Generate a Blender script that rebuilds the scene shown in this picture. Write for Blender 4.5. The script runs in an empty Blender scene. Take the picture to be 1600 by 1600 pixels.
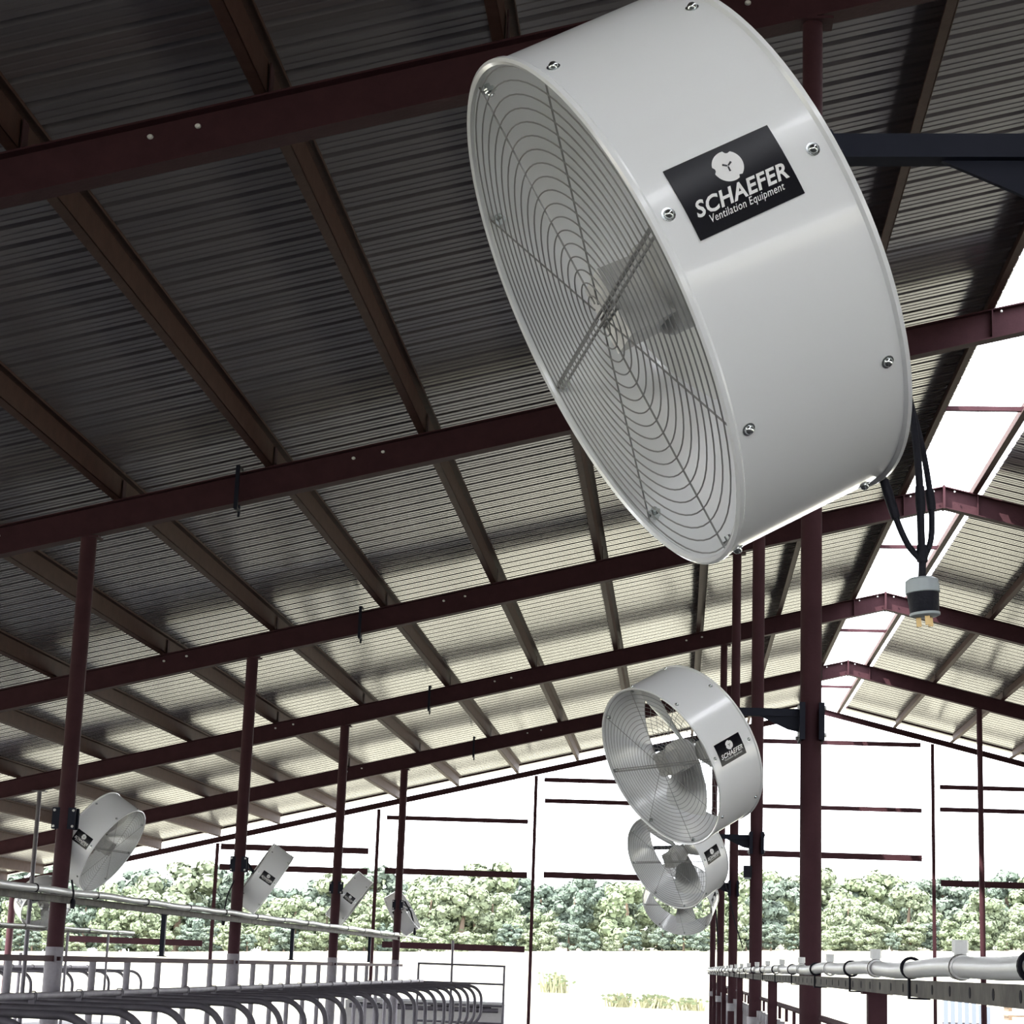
import bpy, math, random
from mathutils import Vector, Matrix, Euler

C = bpy.context.scene.collection
scene = bpy.context.scene

# ------------------------------------------------------------------ camera, sky, sun, exposure
EYE = 1.65
cam_data = bpy.data.cameras.new('camera')
cam_data.sensor_width = 36.0
cam_data.lens = 36.0 * 3125.6 / 1600.0
cam_data.clip_start = 0.05
cam_data.clip_end = 2000
cam = bpy.data.objects.new('camera', cam_data)
C.objects.link(cam)
right = Vector((0.99611832, 0.08050732, 0.03559313))
up = Vector((-0.01682243, -0.22279028, 0.97472124))
fwd = Vector((-0.086402, 0.97153645, 0.22057115))
m = Matrix((right, up, -fwd)).transposed().to_4x4()
m.translation = (0, 0, EYE)
cam.matrix_world = m
scene.camera = cam

world = bpy.data.worlds.new('bright_hazy_sky')
scene.world = world
world.use_nodes = True
bg = world.node_tree.nodes['Background']
bg.inputs['Color'].default_value = (0.93, 0.95, 1.0, 1)
bg.inputs['Strength'].default_value = 5.0

sun_data = bpy.data.lights.new('sun', 'SUN')
sun_data.energy = 9.0
sun_data.angle = math.radians(1.0)
sun_data.color = (1.0, 0.96, 0.88)
sun = bpy.data.objects.new('sun', sun_data)
C.objects.link(sun)
sun.rotation_euler = Vector((0.42, 0.36, -0.84)).to_track_quat('-Z', 'Y').to_euler()

scene.view_settings.view_transform = 'Standard'
scene.view_settings.look = 'None'
scene.view_settings.gamma = 1.0
scene.view_settings.use_curve_mapping = False
scene.view_settings.exposure = 0.75

random.seed(7)

# ------------------------------------------------------------------ helpers
class MB:
    def __init__(self):
        self.v = []
        self.f = []

    def box(self, c, s, M=None):
        n = len(self.v)
        for dz in (-.5, .5):
            for dy in (-.5, .5):
                for dx in (-.5, .5):
                    p = Vector((dx * s[0], dy * s[1], dz * s[2]))
                    if M is not None:
                        p = M @ p
                    self.v.append(p + Vector(c))
        for q in ((0, 2, 3, 1), (4, 5, 7, 6), (0, 1, 5, 4), (2, 6, 7, 3), (0, 4, 6, 2), (1, 3, 7, 5)):
            self.f.append([n + i for i in q])
        return self

    def hexa(self, pts):
        """eight points: bottom four round, top four round"""
        n = len(self.v)
        self.v += [Vector(p) for p in pts]
        for q in ((3, 2, 1, 0), (4, 5, 6, 7), (0, 1, 5, 4), (1, 2, 6, 5), (2, 3, 7, 6), (3, 0, 4, 7)):
            self.f.append([n + i for i in q])
        return self

    def tube(self, path, r, n=10, closed=False, caps=True):
        path = [Vector(p) for p in path]
        k = len(path)
        rs = r if isinstance(r, (list, tuple)) else [r] * k
        base = len(self.v)
        prev = None
        for i, p in enumerate(path):
            if closed:
                t = path[(i + 1) % k] - path[i - 1]
            else:
                t = path[min(i + 1, k - 1)] - path[max(i - 1, 0)]
            t.normalize()
            if prev is None:
                a = Vector((0, 0, 1)) if abs(t.z) < .9 else Vector((1, 0, 0))
                u = t.cross(a).normalized()
            else:
                u = (prev - t * prev.dot(t)).normalized()
            prev = u
            w = t.cross(u)
            for j in range(n):
                an = 2 * math.pi * j / n
                self.v.append(p + (u * math.cos(an) + w * math.sin(an)) * rs[i])
        for i in range(k if closed else k - 1):
            for j in range(n):
                a = base + i * n + j
                b = base + i * n + (j + 1) % n
                i2 = (i + 1) % k
                self.f.append([a, b, base + i2 * n + (j + 1) % n, base + i2 * n + j])
        if caps and not closed:
            self.f.append([base + j for j in range(n)][::-1])
            self.f.append([base + (k - 1) * n + j for j in range(n)])
        return self

    def lathe(self, prof, n=48, M=None, closed=False):
        """profile of (radius, y) turned about the local Y axis"""
        base = len(self.v)
        k = len(prof)
        for (r, y) in prof:
            for j in range(n):
                a = 2 * math.pi * j / n
                p = Vector((r * math.sin(a), y, r * math.cos(a)))
                if M is not None:
                    p = M @ p
                self.v.append(p)
        for i in range(k if closed else k - 1):
            i2 = (i + 1) % k
            for j in range(n):
                j2 = (j + 1) % n
                self.f.append([base + i * n + j, base + i * n + j2, base + i2 * n + j2, base + i2 * n + j])
        return self

    def ring(self, R, y, r, n=64, k=5):
        pts = [(R * math.sin(2 * math.pi * i / n), y, R * math.cos(2 * math.pi * i / n)) for i in range(n)]
        return self.tube(pts, r, k, closed=True)

    def prism(self, poly, axis, a, b):
        """poly of 2D points extruded from a to b along axis ('x','y' or 'z')"""
        n = len(self.v)
        k = len(poly)
        for t in (a, b):
            for (p, q) in poly:
                self.v.append(Vector({'x': (t, p, q), 'y': (p, t, q), 'z': (p, q, t)}[axis]))
        self.f.append([n + i for i in range(k)][::-1])
        self.f.append([n + k + i for i in range(k)])
        for i in range(k):
            j = (i + 1) % k
            self.f.append([n + i, n + j, n + k + j, n + k + i])
        return self

    def mesh(self, name, mat, smooth=True):
        me = bpy.data.meshes.new(name)
        me.from_pydata([tuple(p) for p in self.v], [], self.f)
        me.validate()
        import bmesh
        bm = bmesh.new()
        bm.from_mesh(me)
        bmesh.ops.recalc_face_normals(bm, faces=bm.faces)
        bm.to_mesh(me)
        bm.free()
        if smooth:
            me.polygons.foreach_set('use_smooth', [True] * len(me.polygons))
            me.set_sharp_from_angle(angle=math.radians(38))
        if mat:
            me.materials.append(mat)
        return me

    def build(self, name, mat, parent=None, loc=None, rot=None, smooth=True):
        return obj(name, self.mesh(name, mat, smooth), parent, loc, rot)


def obj(name, me, parent=None, loc=None, rot=None, scale=None):
    o = bpy.data.objects.new(name, me)
    C.objects.link(o)
    if parent:
        o.parent = parent
    if loc is not None:
        o.location = loc
    if rot is not None:
        o.rotation_euler = rot
    if scale is not None:
        o.scale = scale
    return o


def tag(o, label=None, cat=None, group=None, kind=None):
    if label:
        o['label'] = label
    if cat:
        o['category'] = cat
    if group:
        o['group'] = group
    if kind:
        o['kind'] = kind
    return o


def thing(name, label, cat, loc=(0, 0, 0), group=None):
    o = obj(name, None, None, loc)
    o.empty_display_size = 0.1
    return tag(o, label, cat, group)


def arc(cx, cz, r, a0, a1, n, y=0.0):
    return [(cx + r * math.cos(a0 + (a1 - a0) * i / n), y, cz + r * math.sin(a0 + (a1 - a0) * i / n)) for i in range(n + 1)]

ORD = ['first', 'second', 'third', 'fourth', 'fifth', 'sixth', 'seventh', 'eighth', 'ninth', 'tenth', 'eleventh', 'twelfth', 'thirteenth', 'fourteenth', 'fifteenth', 'sixteenth',
       'seventeenth', 'eighteenth', 'nineteenth']
TENS = {60: ('sixtieth', 'sixty'), 70: ('seventieth', 'seventy'), 20: ('twentieth', 'twenty'), 30: ('thirtieth', 'thirty'), 40: ('fortieth', 'forty'), 50: ('fiftieth', 'fifty')}
def ordinal(n):
    if n < 20:
        return ORD[n - 1]
    t, u = n // 10 * 10, n % 10
    return TENS[t][0] if u == 0 else TENS[t][1] + '-' + ORD[u - 1]

# ------------------------------------------------------------------ materials
def mat(name, col, rough=.5, metal=0.0, var=None, scale=8.0, amount=.5, bump=0.0, bscale=60.0, coat=0.0, spec=None, stretch=None, world_pos=False, obj_random=None):
    M = bpy.data.materials.new(name)
    M.use_nodes = True
    nt = M.node_tree
    b = nt.nodes['Principled BSDF']
    b.inputs['Base Color'].default_value = (*col, 1)
    b.inputs['Roughness'].default_value = rough
    b.inputs['Metallic'].default_value = metal
    b.inputs['Coat Weight'].default_value = coat
    if spec is not None:
        b.inputs['Specular IOR Level'].default_value = spec
    src = None
    if var or bump:
        if world_pos:
            tc = nt.nodes.new('ShaderNodeNewGeometry').outputs['Position']
        else:
            tc = nt.nodes.new('ShaderNodeTexCoord').outputs['Object']
        mp = nt.nodes.new('ShaderNodeMapping')
        nt.links.new(tc, mp.inputs['Vector'])
        if stretch:
            mp.inputs['Scale'].default_value = stretch
    if var:
        nz = nt.nodes.new('ShaderNodeTexNoise')
        nz.inputs['Scale'].default_value = scale
        nz.inputs['Detail'].default_value = 6
        nz.inputs['Roughness'].default_value = .65
        nt.links.new(mp.outputs['Vector'], nz.inputs['Vector'])
        rp = nt.nodes.new('ShaderNodeValToRGB')
        rp.color_ramp.elements[0].position = .5 - .25 * amount
        rp.color_ramp.elements[1].position = .5 + .25 * amount
        rp.color_ramp.elements[0].color = (*col, 1)
        rp.color_ramp.elements[1].color = (*var, 1)
        nt.links.new(nz.outputs['Fac'], rp.inputs['Fac'])
        src = rp.outputs['Color']
        nt.links.new(src, b.inputs['Base Color'])
    if obj_random:
        oi = nt.nodes.new('ShaderNodeObjectInfo')
        mx = nt.nodes.new('ShaderNodeMix')
        mx.data_type = 'RGBA'
        nt.links.new(oi.outputs['Random'], mx.inputs['Factor'])
        if src:
            nt.links.new(src, mx.inputs['A'])
        else:
            mx.inputs['A'].default_value = (*col, 1)
        mx.inputs['B'].default_value = (*obj_random, 1)
        nt.links.new(mx.outputs['Result'], b.inputs['Base Color'])
    if bump:
        n2 = nt.nodes.new('ShaderNodeTexNoise')
        n2.inputs['Scale'].default_value = bscale
        n2.inputs['Detail'].default_value = 4
        nt.links.new(mp.outputs['Vector'], n2.inputs['Vector'])
        bp = nt.nodes.new('ShaderNodeBump')
        bp.inputs['Strength'].default_value = bump
        bp.inputs['Distance'].default_value = .01
        nt.links.new(n2.outputs['Fac'], bp.inputs['Height'])
        nt.links.new(bp.outputs['Normal'], b.inputs['Normal'])
    return M


RED = mat('red_oxide_steel', (.040, .0150, .0205), .7, 0, (.062, .0245, .031), 5, 1.0, .15, 40, spec=.15)
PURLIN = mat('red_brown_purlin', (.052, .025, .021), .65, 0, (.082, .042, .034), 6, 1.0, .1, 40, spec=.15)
ROOF = mat('galvanised_sheet', (.205, .186, .194), .20, .15, (.145, .133, .148), 1.3, .8, .0, 40, spec=1.0, stretch=(.15, 1, 1))
WHITE = mat('white_powder_coat', (.87, .885, .90), .2, 0, coat=.3)
GUARD = mat('grey_guard_wire', (.26, .26, .26), .45, .2)
BLADE = mat('bright_aluminium', (.82, .82, .80), .28, .9)
MOTOR = mat('grey_motor_paint', (.40, .40, .40), .4, .1, (.56, .56, .54), 12, .6)
ZINC = mat('zinc_screw', (.62, .66, .66), .22, 1.0)
LABEL = mat('black_label', (.004, .004, .008), .25, 0, spec=.3)
INK = mat('white_print', (.88, .88, .88), .5, 0)
NAVY = mat('dark_blue_black_steel', (.008, .010, .020), .55, 0, (.014, .016, .028), 8, .8, spec=.15)
RUBBER = mat('black_rubber', (.008, .008, .014), .6, 0, (.014, .014, .022), 30, .8, .2, 120, spec=.2)
PVC = mat('white_pvc', (.72, .74, .74), .35, 0, (.56, .56, .56), 4, .9, stretch=(3, .6, 3))
CHANNEL = mat('weathered_channel', (.060, .055, .052), .7, .1, (.15, .14, .12), 6, .7, .2, 60, spec=.2)
HOLE = mat('punched_slot_dark', (.02, .02, .025), .8, 0, spec=.1)
STRAP = mat('black_strap', (.006, .006, .012), .6, spec=.15)
GALV = mat('galvanised_tube', (.085, .078, .095), .55, .3, (.15, .14, .16), 7, .9)
PAINTW = mat('dirty_white_paint', (.34, .32, .35), .65, 0, (.20, .185, .215), 7, .9, .2, 50)
CONCRETE = mat('concrete', (.075, .070, .072), .85, 0, (.050, .047, .049), .9, .9, .3, 30, world_pos=True)
FIELD = mat('dry_pasture', (.24, .23, .17), .95, 0, (.30, .29, .22), .12, .9, .3, 3, world_pos=True)
GREY_CAP = mat('grey_plug_cap', (.42, .47, .49), .45)
BRASS = mat('brass_prong', (.32, .23, .11), .35, 1.0)
BOLT_OR_HOLE = mat('pale_bolt', (.75, .75, .75), .4)  # clamp bolts; on rafters the pale colour stands for daylight through holes
STOCK = mat('pale_headlock_steel', (.40, .40, .42), .5, .4, (.22, .20, .22), 9, .9)
RUST = mat('rusty_brown', (.16, .06, .035), .8, 0, (.10, .04, .03), 5, .8)
SIDING = mat('pale_blue_sheet', (.11, .13, .17), .6, 0)
TRUNK = mat('bark', (.16, .12, .085), .9, 0, (.10, .075, .055), 3, .8)
LEAF_A = mat('leaf_bright', (.13, .165, .10), .7, 0, (.205, .245, .15), 9, 1.0, obj_random=(.18, .21, .14), spec=.15)
LEAF_B = mat('leaf_deep', (.080, .112, .095), .7, 0, (.14, .175, .135), 9, 1.0, obj_random=(.12, .15, .12), spec=.15)
STRAW = mat('weed_tuft', (.15, .155, .085), .8, 0, (.20, .195, .12), 2, .9)

# ------------------------------------------------------------------ setting out
BAY = 7.3
Y0 = 1.4191 * BAY
def fy(i):
    return Y0 + BAY * i
XL, XR, XM = -5.4735, .6607, 3.2441
XR2 = 5.779
ZRB = EYE + 5.802           # underside of the rafters at the ridge
S = .2404
DEPTH = .28
EAVE_L, EAVE_R = -15.9, 22.4
def zb(x):
    return ZRB - S * abs(x - XM)
SLOPE = math.atan(S)
GABLE = fy(5)
BACK = -6                    # first frame behind the camera

# ------------------------------------------------------------------ ground and floor
fl = MB().box(((EAVE_L + EAVE_R) / 2, (fy(BACK) + GABLE) / 2, -.06), (EAVE_R - EAVE_L + 1, GABLE - fy(BACK) + 1, .12)).build('floor', CONCRETE, smooth=False)
tag(fl, 'grey concrete floor slab of the open cattle barn', 'floor', kind='structure')

def ground_z(x, y):
    if y < 50:
        return -.14
    t = min((y - 50) / 180.0, 1.6)
    return -.14 + t * (3.95 + .0365 * max(min(x, 120), -150))
g = MB()
gx = [-700, -400, -250, -150, -100, -60, -30, 0, 30, 60, 120, 250, 400, 700]
gy = [-400, -150, -60, 0, 50, 70, 95, 120, 150, 190, 230, 280, 338, 700]
for y in gy:
    for x in gx:
        g.v.append(Vector((x, y, ground_z(x, y))))
for j in range(len(gy) - 1):
    for i in range(len(gx) - 1):
        a = j * len(gx) + i
        g.f.append([a, a + 1, a + 1 + len(gx), a + len(gx)])
gr = g.build('ground', FIELD)
tag(gr, 'sunlit pale pasture rising towards the tree line', 'field', kind='structure')

# ------------------------------------------------------------------ roof: sheets and purlins
roof = thing('ceiling', 'ribbed metal barn roof with red purlins and an open ridge', 'roof')
roof['kind'] = 'structure'
PW = BAY / 8
def sheet_profile():
    pr = []
    for k in range(3):
        b = -PW / 2 + k * PW / 3
        c = PW / 3
        for (t, h) in ((0, 0), (.018, .032), (.052, .032), (.070, 0), (.130, 0), (.138, .004), (.152, .004), (.160, 0), (.215, 0), (.223, .004), (.237, .004), (.245, 0)):
            pr.append((b + t * c / .3042, h))
    pr.append((PW / 2, 0))
    return pr
def sheet_mesh(x0, x1):
    """one sheet, ribs running down the slope; thin folded metal with a real thickness"""
    M_ = MB()
    pr = sheet_profile()
    n = len(pr)
    for dz in (0.0, .0015):
        for x in (x0, x1):
            for (y, h) in pr:
                M_.v.append(Vector((x, y, ZRB - S * abs(x - XM) + DEPTH + .203 + h + dz)))
    for layer in (0, 2):
        for i in range(n - 1):
            a = layer * n + i
            M_.f.append([a, a + 1, a + 1 + n, a + n])
    return M_.mesh('roof_panel', ROOF, smooth=False)
left_sheet = sheet_mesh(2.88, EAVE_L - .25)
right_sheet = sheet_mesh(3.83, EAVE_R + .25)
y = fy(BACK) - .2
while y < GABLE + .15:
    obj('roof_panel', left_sheet, roof, (0, y + PW / 2, 0))
    obj('roof_panel', right_sheet, roof, (0, y + PW / 2, 0))
    y += PW
PY0, PY1 = fy(BACK) - .2, GABLE + .12
left_x = [2.76, 1.56, .27, -1.06, -2.39, -3.79, -5.19, -6.59, -7.99, -9.39, -10.79, -12.19, -13.59, -14.99, -15.85]
right_x = [3.66, 4.95, 6.25, 7.6, 8.95, 10.3, 11.7, 13.1, 14.5, 15.9, 17.3, 18.7, 20.1, 21.5, 22.35]
def purlin_mesh(sgn):
    # Z section standing on the rafter: web, top and bottom flanges, small lips
    t = .006
    P = MB()
    L0, L1 = PY0, PY1
    def r(x0, x1, z0, z1):
        c, s = math.cos(SLOPE), math.sin(SLOPE) * sgn
        pts = [(x0, z0), (x1, z0), (x1, z1), (x0, z1)]
        P.prism([(px * c - pz * s * 0, pz + px * s) for px, pz in pts], 'y', L0, L1)
    r(-t / 2, t / 2, 0, .2)
    r(-.065, t / 2, 0, t)
    r(-.065, -.065 + t, t, .022)
    r(-t / 2, .065, .2 - t, .2)
    r(.065 - t, .065, .178, .2 - t)
    return P.mesh('purlin', PURLIN, smooth=False)
pl, prr = purlin_mesh(1), purlin_mesh(-1)
for x in left_x:
    obj('purlin', pl, roof, (x, 0, zb(x) + DEPTH + .001))
for x in right_x:
    obj('purlin', prr, roof, (x, 0, zb(x) + DEPTH + .001), scale=(1, 1, 1))
# struts across the open ridge at mid bay
for i in range(BACK, 5):
    yy = fy(i) + BAY / 2
    st = MB()
    st.box(((2.8 + 3.66) / 2, yy, zb(2.8) + DEPTH + .10), (.86, .05, .05))
    st.build('ridge_strut', RED, roof, smooth=False)

# ------------------------------------------------------------------ steel frames
frame_words = {-6: 'behind the camera, farthest back', -5: 'behind the camera, fifth', -4: 'behind the camera, fourth', -3: 'behind the camera, third', -2: 'behind the camera', -1: 'overhead, above the large near fan',
               0: 'nearest in view, behind the top of the large fan', 1: 'second in view, crossing behind the middle of the large fan',
               2: 'third in view, passing under the hanging plug', 3: 'fourth in view, just above the second fan', 4: 'fifth in view, last before the open gable end'}
def sloped(M_, x0, x1, a0, a1, ya, yb):
    z = [zb(x0), zb(x1)]
    M_.hexa([(x0, ya, z[0] + a0), (x1, ya, z[1] + a0), (x1, yb, z[1] + a0), (x0, yb, z[0] + a0),
             (x0, ya, z[0] + a1), (x1, ya, z[1] + a1), (x1, yb, z[1] + a1), (x0, yb, z[0] + a1)])
bolt_or_hole_me = MB().lathe([(0, -.012), (.009, -.011), (.012, -.006), (.012, 0)], 10).mesh('bolt', BOLT_OR_HOLE)
clamp_me = MB()
clamp_me.box((0, -.10, .14), (.035, .03, .40)).box((0, -.02, .335), (.035, .16, .025)).box((0, -.02, -.055), (.03, .16, .025)).tube([(0, .04, -.11), (0, .04, .0)], .012, 8)
clamp_me = clamp_me.mesh('beam_clamp', NAVY)
rafters = {}
for i in range(BACK, 5):
    yy = fy(i)
    fr = thing('rafter_frame', 'red steel rafter frame ' + frame_words[i], 'rafter', (XM, yy, 0))
    rafters[i] = fr
    for (x0, x1) in ((EAVE_L, XM - .006), (XM + .006, EAVE_R)):
        b = MB()
        sloped(b, x0, x1, .012, DEPTH - .012, -.005, .005)
        sloped(b, x0, x1, 0, .012, -.075, .075)
        sloped(b, x0, x1, DEPTH - .012, DEPTH, -.075, .075)
        b.v = [p - Vector((XM, 0, 0)) for p in b.v]
        b.build('rafter_beam', RED, fr, smooth=False)
    # ridge end plates and web stiffeners
    p = MB().box((0, 0, zb(XM) + DEPTH / 2), (.028, .17, DEPTH + .02))
    p.build('peak_plate', RED, fr, smooth=False)
    for dx in (-.50, .42):
        MB().box((dx, -.04, zb(XM + dx) + DEPTH / 2), (.01, .07, DEPTH - .026)).build('web_stiffener', RED, fr, smooth=False)
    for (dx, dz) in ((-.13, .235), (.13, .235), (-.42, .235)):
        obj('bolt', bolt_or_hole_me, fr, (dx, -.076, zb(XM + dx) + dz))  # ridge bolt holes as solid heads, sky behind them put into the colour
    # pairs of web holes drawn as solid heads, painted pale for daylight, over the stalls and over the alley
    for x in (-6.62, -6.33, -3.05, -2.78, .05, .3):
        obj('bolt', bolt_or_hole_me, fr, (x - XM, -.006, zb(x) + .2), scale=(1.5, 1.5, 1.2))
    if i >= 0:
        obj('beam_clamp', clamp_me, fr, (-4.1 - XM, 0, zb(-4.1)))
    # clips that hold the purlins on the beam
    for x in left_x[2:8] + right_x[1:5]:
        sx = 1 if x < XM else -1
        cl = MB().box((x - XM + .02 * sx, -.03, zb(x) + DEPTH + .09), (.006, .10, .18))
        cl.build('purlin_clip', RED, fr, smooth=False)
# the gable frame is a light channel
fr = thing('gable_rafter', 'thin red channel rafter along the top of the open gable end', 'rafter', (XM, GABLE, 0))
for (x0, x1) in ((EAVE_L, XM), (XM, EAVE_R)):
    b = MB()
    sloped(b, x0, x1, .13, .26, -.004, .004)
    sloped(b, x0, x1, .13, .14, -.07, .004)
    sloped(b, x0, x1, .25, .26, -.07, .004)
    b.v = [p - Vector((XM, 0, 0)) for p in b.v]
    b.build('channel', RED, fr, smooth=False)
# angle along the edge of the last sheets
for (x0, x1) in ((EAVE_L, 2.85), (3.8, EAVE_R)):
    b = MB()
    sloped(b, x0, x1, .445, .483, .10, .125)
    b.v = [p - Vector((XM, 0, 0)) for p in b.v]
    b.build('rake_angle', RED, fr, smooth=False)

# ------------------------------------------------------------------ posts
def post(x, yy, top, label, r=.055, white=0, band=False, matl=RED, group=None):
    t = thing('steel_post', label, 'post', (x, yy, 0), group)
    MB().tube([(0, 0, .0), (0, 0, top)], r, 20).build('shaft', matl, t)
    MB().box((0, 0, top - .008), (.22, .16, .016)).build('cap_plate', matl, t, smooth=False)
    for sx in (-.085, .085):
        for sy in (-.05, .05):
            pass
    if white:
        MB().tube([(0, 0, 0), (0, 0, white)], r + .006, 20).build('white_painted_base', PAINTW, t)
    if band:
        MB().tube([(0, 0, 1.2), (0, 0, 1.29)], r + .012, 20).build('clamp_band', STOCK, t)
        MB().tube([(0, 0, 0), (0, 0, .5)], r + .02, 20).build('concrete_foot', CONCRETE, t)
    return t

names_r = {-1: 'red steel pipe post holding the large near fan', 0: 'thick red steel post holding the second fan',
           1: 'red steel post second in the row behind the second fan', 2: 'red steel post third in the row behind the second fan',
           3: 'red steel post fourth in the row behind the second fan', 4: 'thinnest red post at the far end of the fan row'}
for i in range(-1, 5):
    post(XR, fy(i), zb(XR), names_r[i], band=True)
names_l = {1: 'dark red post with white base beside the leftmost large fan', 2: 'dark red post with white base before the two-label fan',
           3: 'dark red post with white base, third from left', 4: 'dark red post with white base at the far end of the stall row'}
for i in range(1, 5):
    post(XL, fy(i), zb(XL), names_l[i], white=1.66, r=.074)
post(XR2, fy(4), zb(XR2), 'thin dark post hanging down at the right edge by the gable', r=.055)
post(-10.47, fy(3), zb(-10.47), 'slim grey post at far left carrying the distant fan', r=.036, matl=GALV)
post(-15.6, GABLE - .1, zb(-15.6) + .12, 'red steel corner post at the far left edge', r=.08)

# ------------------------------------------------------------------ gable end: columns and girts
cols = [(-10.82, 'leftmost'), (-7.04, 'second from left'), (-3.37, 'middle, standing alone in front of the field'), (5.77, 'slender pale-edged, right of the fan row')]
for x, w in cols:
    t = thing('gable_column', 'thin red steel column in the open gable end, ' + w, 'column', (x, GABLE, 0))
    top = zb(x) + .115
    MB().box((0, -.028, top / 2), (.075, .006, top)).build('front_flange', RED, t, smooth=False)
    MB().box((0, .028, top / 2), (.075, .006, top)).build('back_flange', RED, t, smooth=False)
    MB().box((0, 0, top / 2), (.008, .05, top)).build('web', RED, t, smooth=False)
girts = [(-10.72, -7.22, 4.11, 'upper of two, behind the two-label fan'), (-10.72, -7.22, 3.64, 'lower of two, behind the two-label fan'),
         (-6.83, -3.52, 4.90, 'short of the roof, left of the middle column'), (-6.82, -3.50, 3.675, 'at tree-top level left of the middle column'),
         (-6.80, -3.50, 2.0, 'low over the pasture left of the middle column'),
         (-3.17, -.80, 5.88, 'topmost, ending behind the second fan'), (-3.15, -.78, 5.395, 'second down, ending behind the second fan'),
         (-3.12, -.77, 3.70, 'thick, ending behind the third fan'),
         (1.29, 5.49, 6.92, 'topmost, right of the fan row'), (1.29, 5.50, 5.42, 'second down, right of the fan row'), (1.29, 5.50, 4.34, 'third down, right of the fan row'),
         (5.91, 11.0, 5.97, 'topmost at the right edge'), (5.91, 11.0, 5.46, 'second down at the right edge'), (5.91, 11.0, 3.80, 'lowest at the right edge'),
         (-14.24, -11.0, 1.875, 'lowest at far left, over the stalls')]
for x0, x1, z, w in girts:
    t = thing('wall_girt', 'red horizontal girt of the open gable, ' + w, 'girt', ((x0 + x1) / 2, GABLE - .06, z))
    L = (x1 - x0) / 2
    h = .05 if z > 4.5 else .07
    b = MB()
    b.prism([(-.05, -h), (.0, -h), (.0, -h + .006), (-.044, -h + .006), (-.044, h - .006), (.0, h - .006), (.0, h), (-.05, h)], 'x', -L, L)
    b.build('channel', RED, t, smooth=False)
    for s in (-1, 1):
        MB().box((s * (L + .07), .0, 0), (.2, .004, .012)).build('clip', RED, t, smooth=False)

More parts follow.
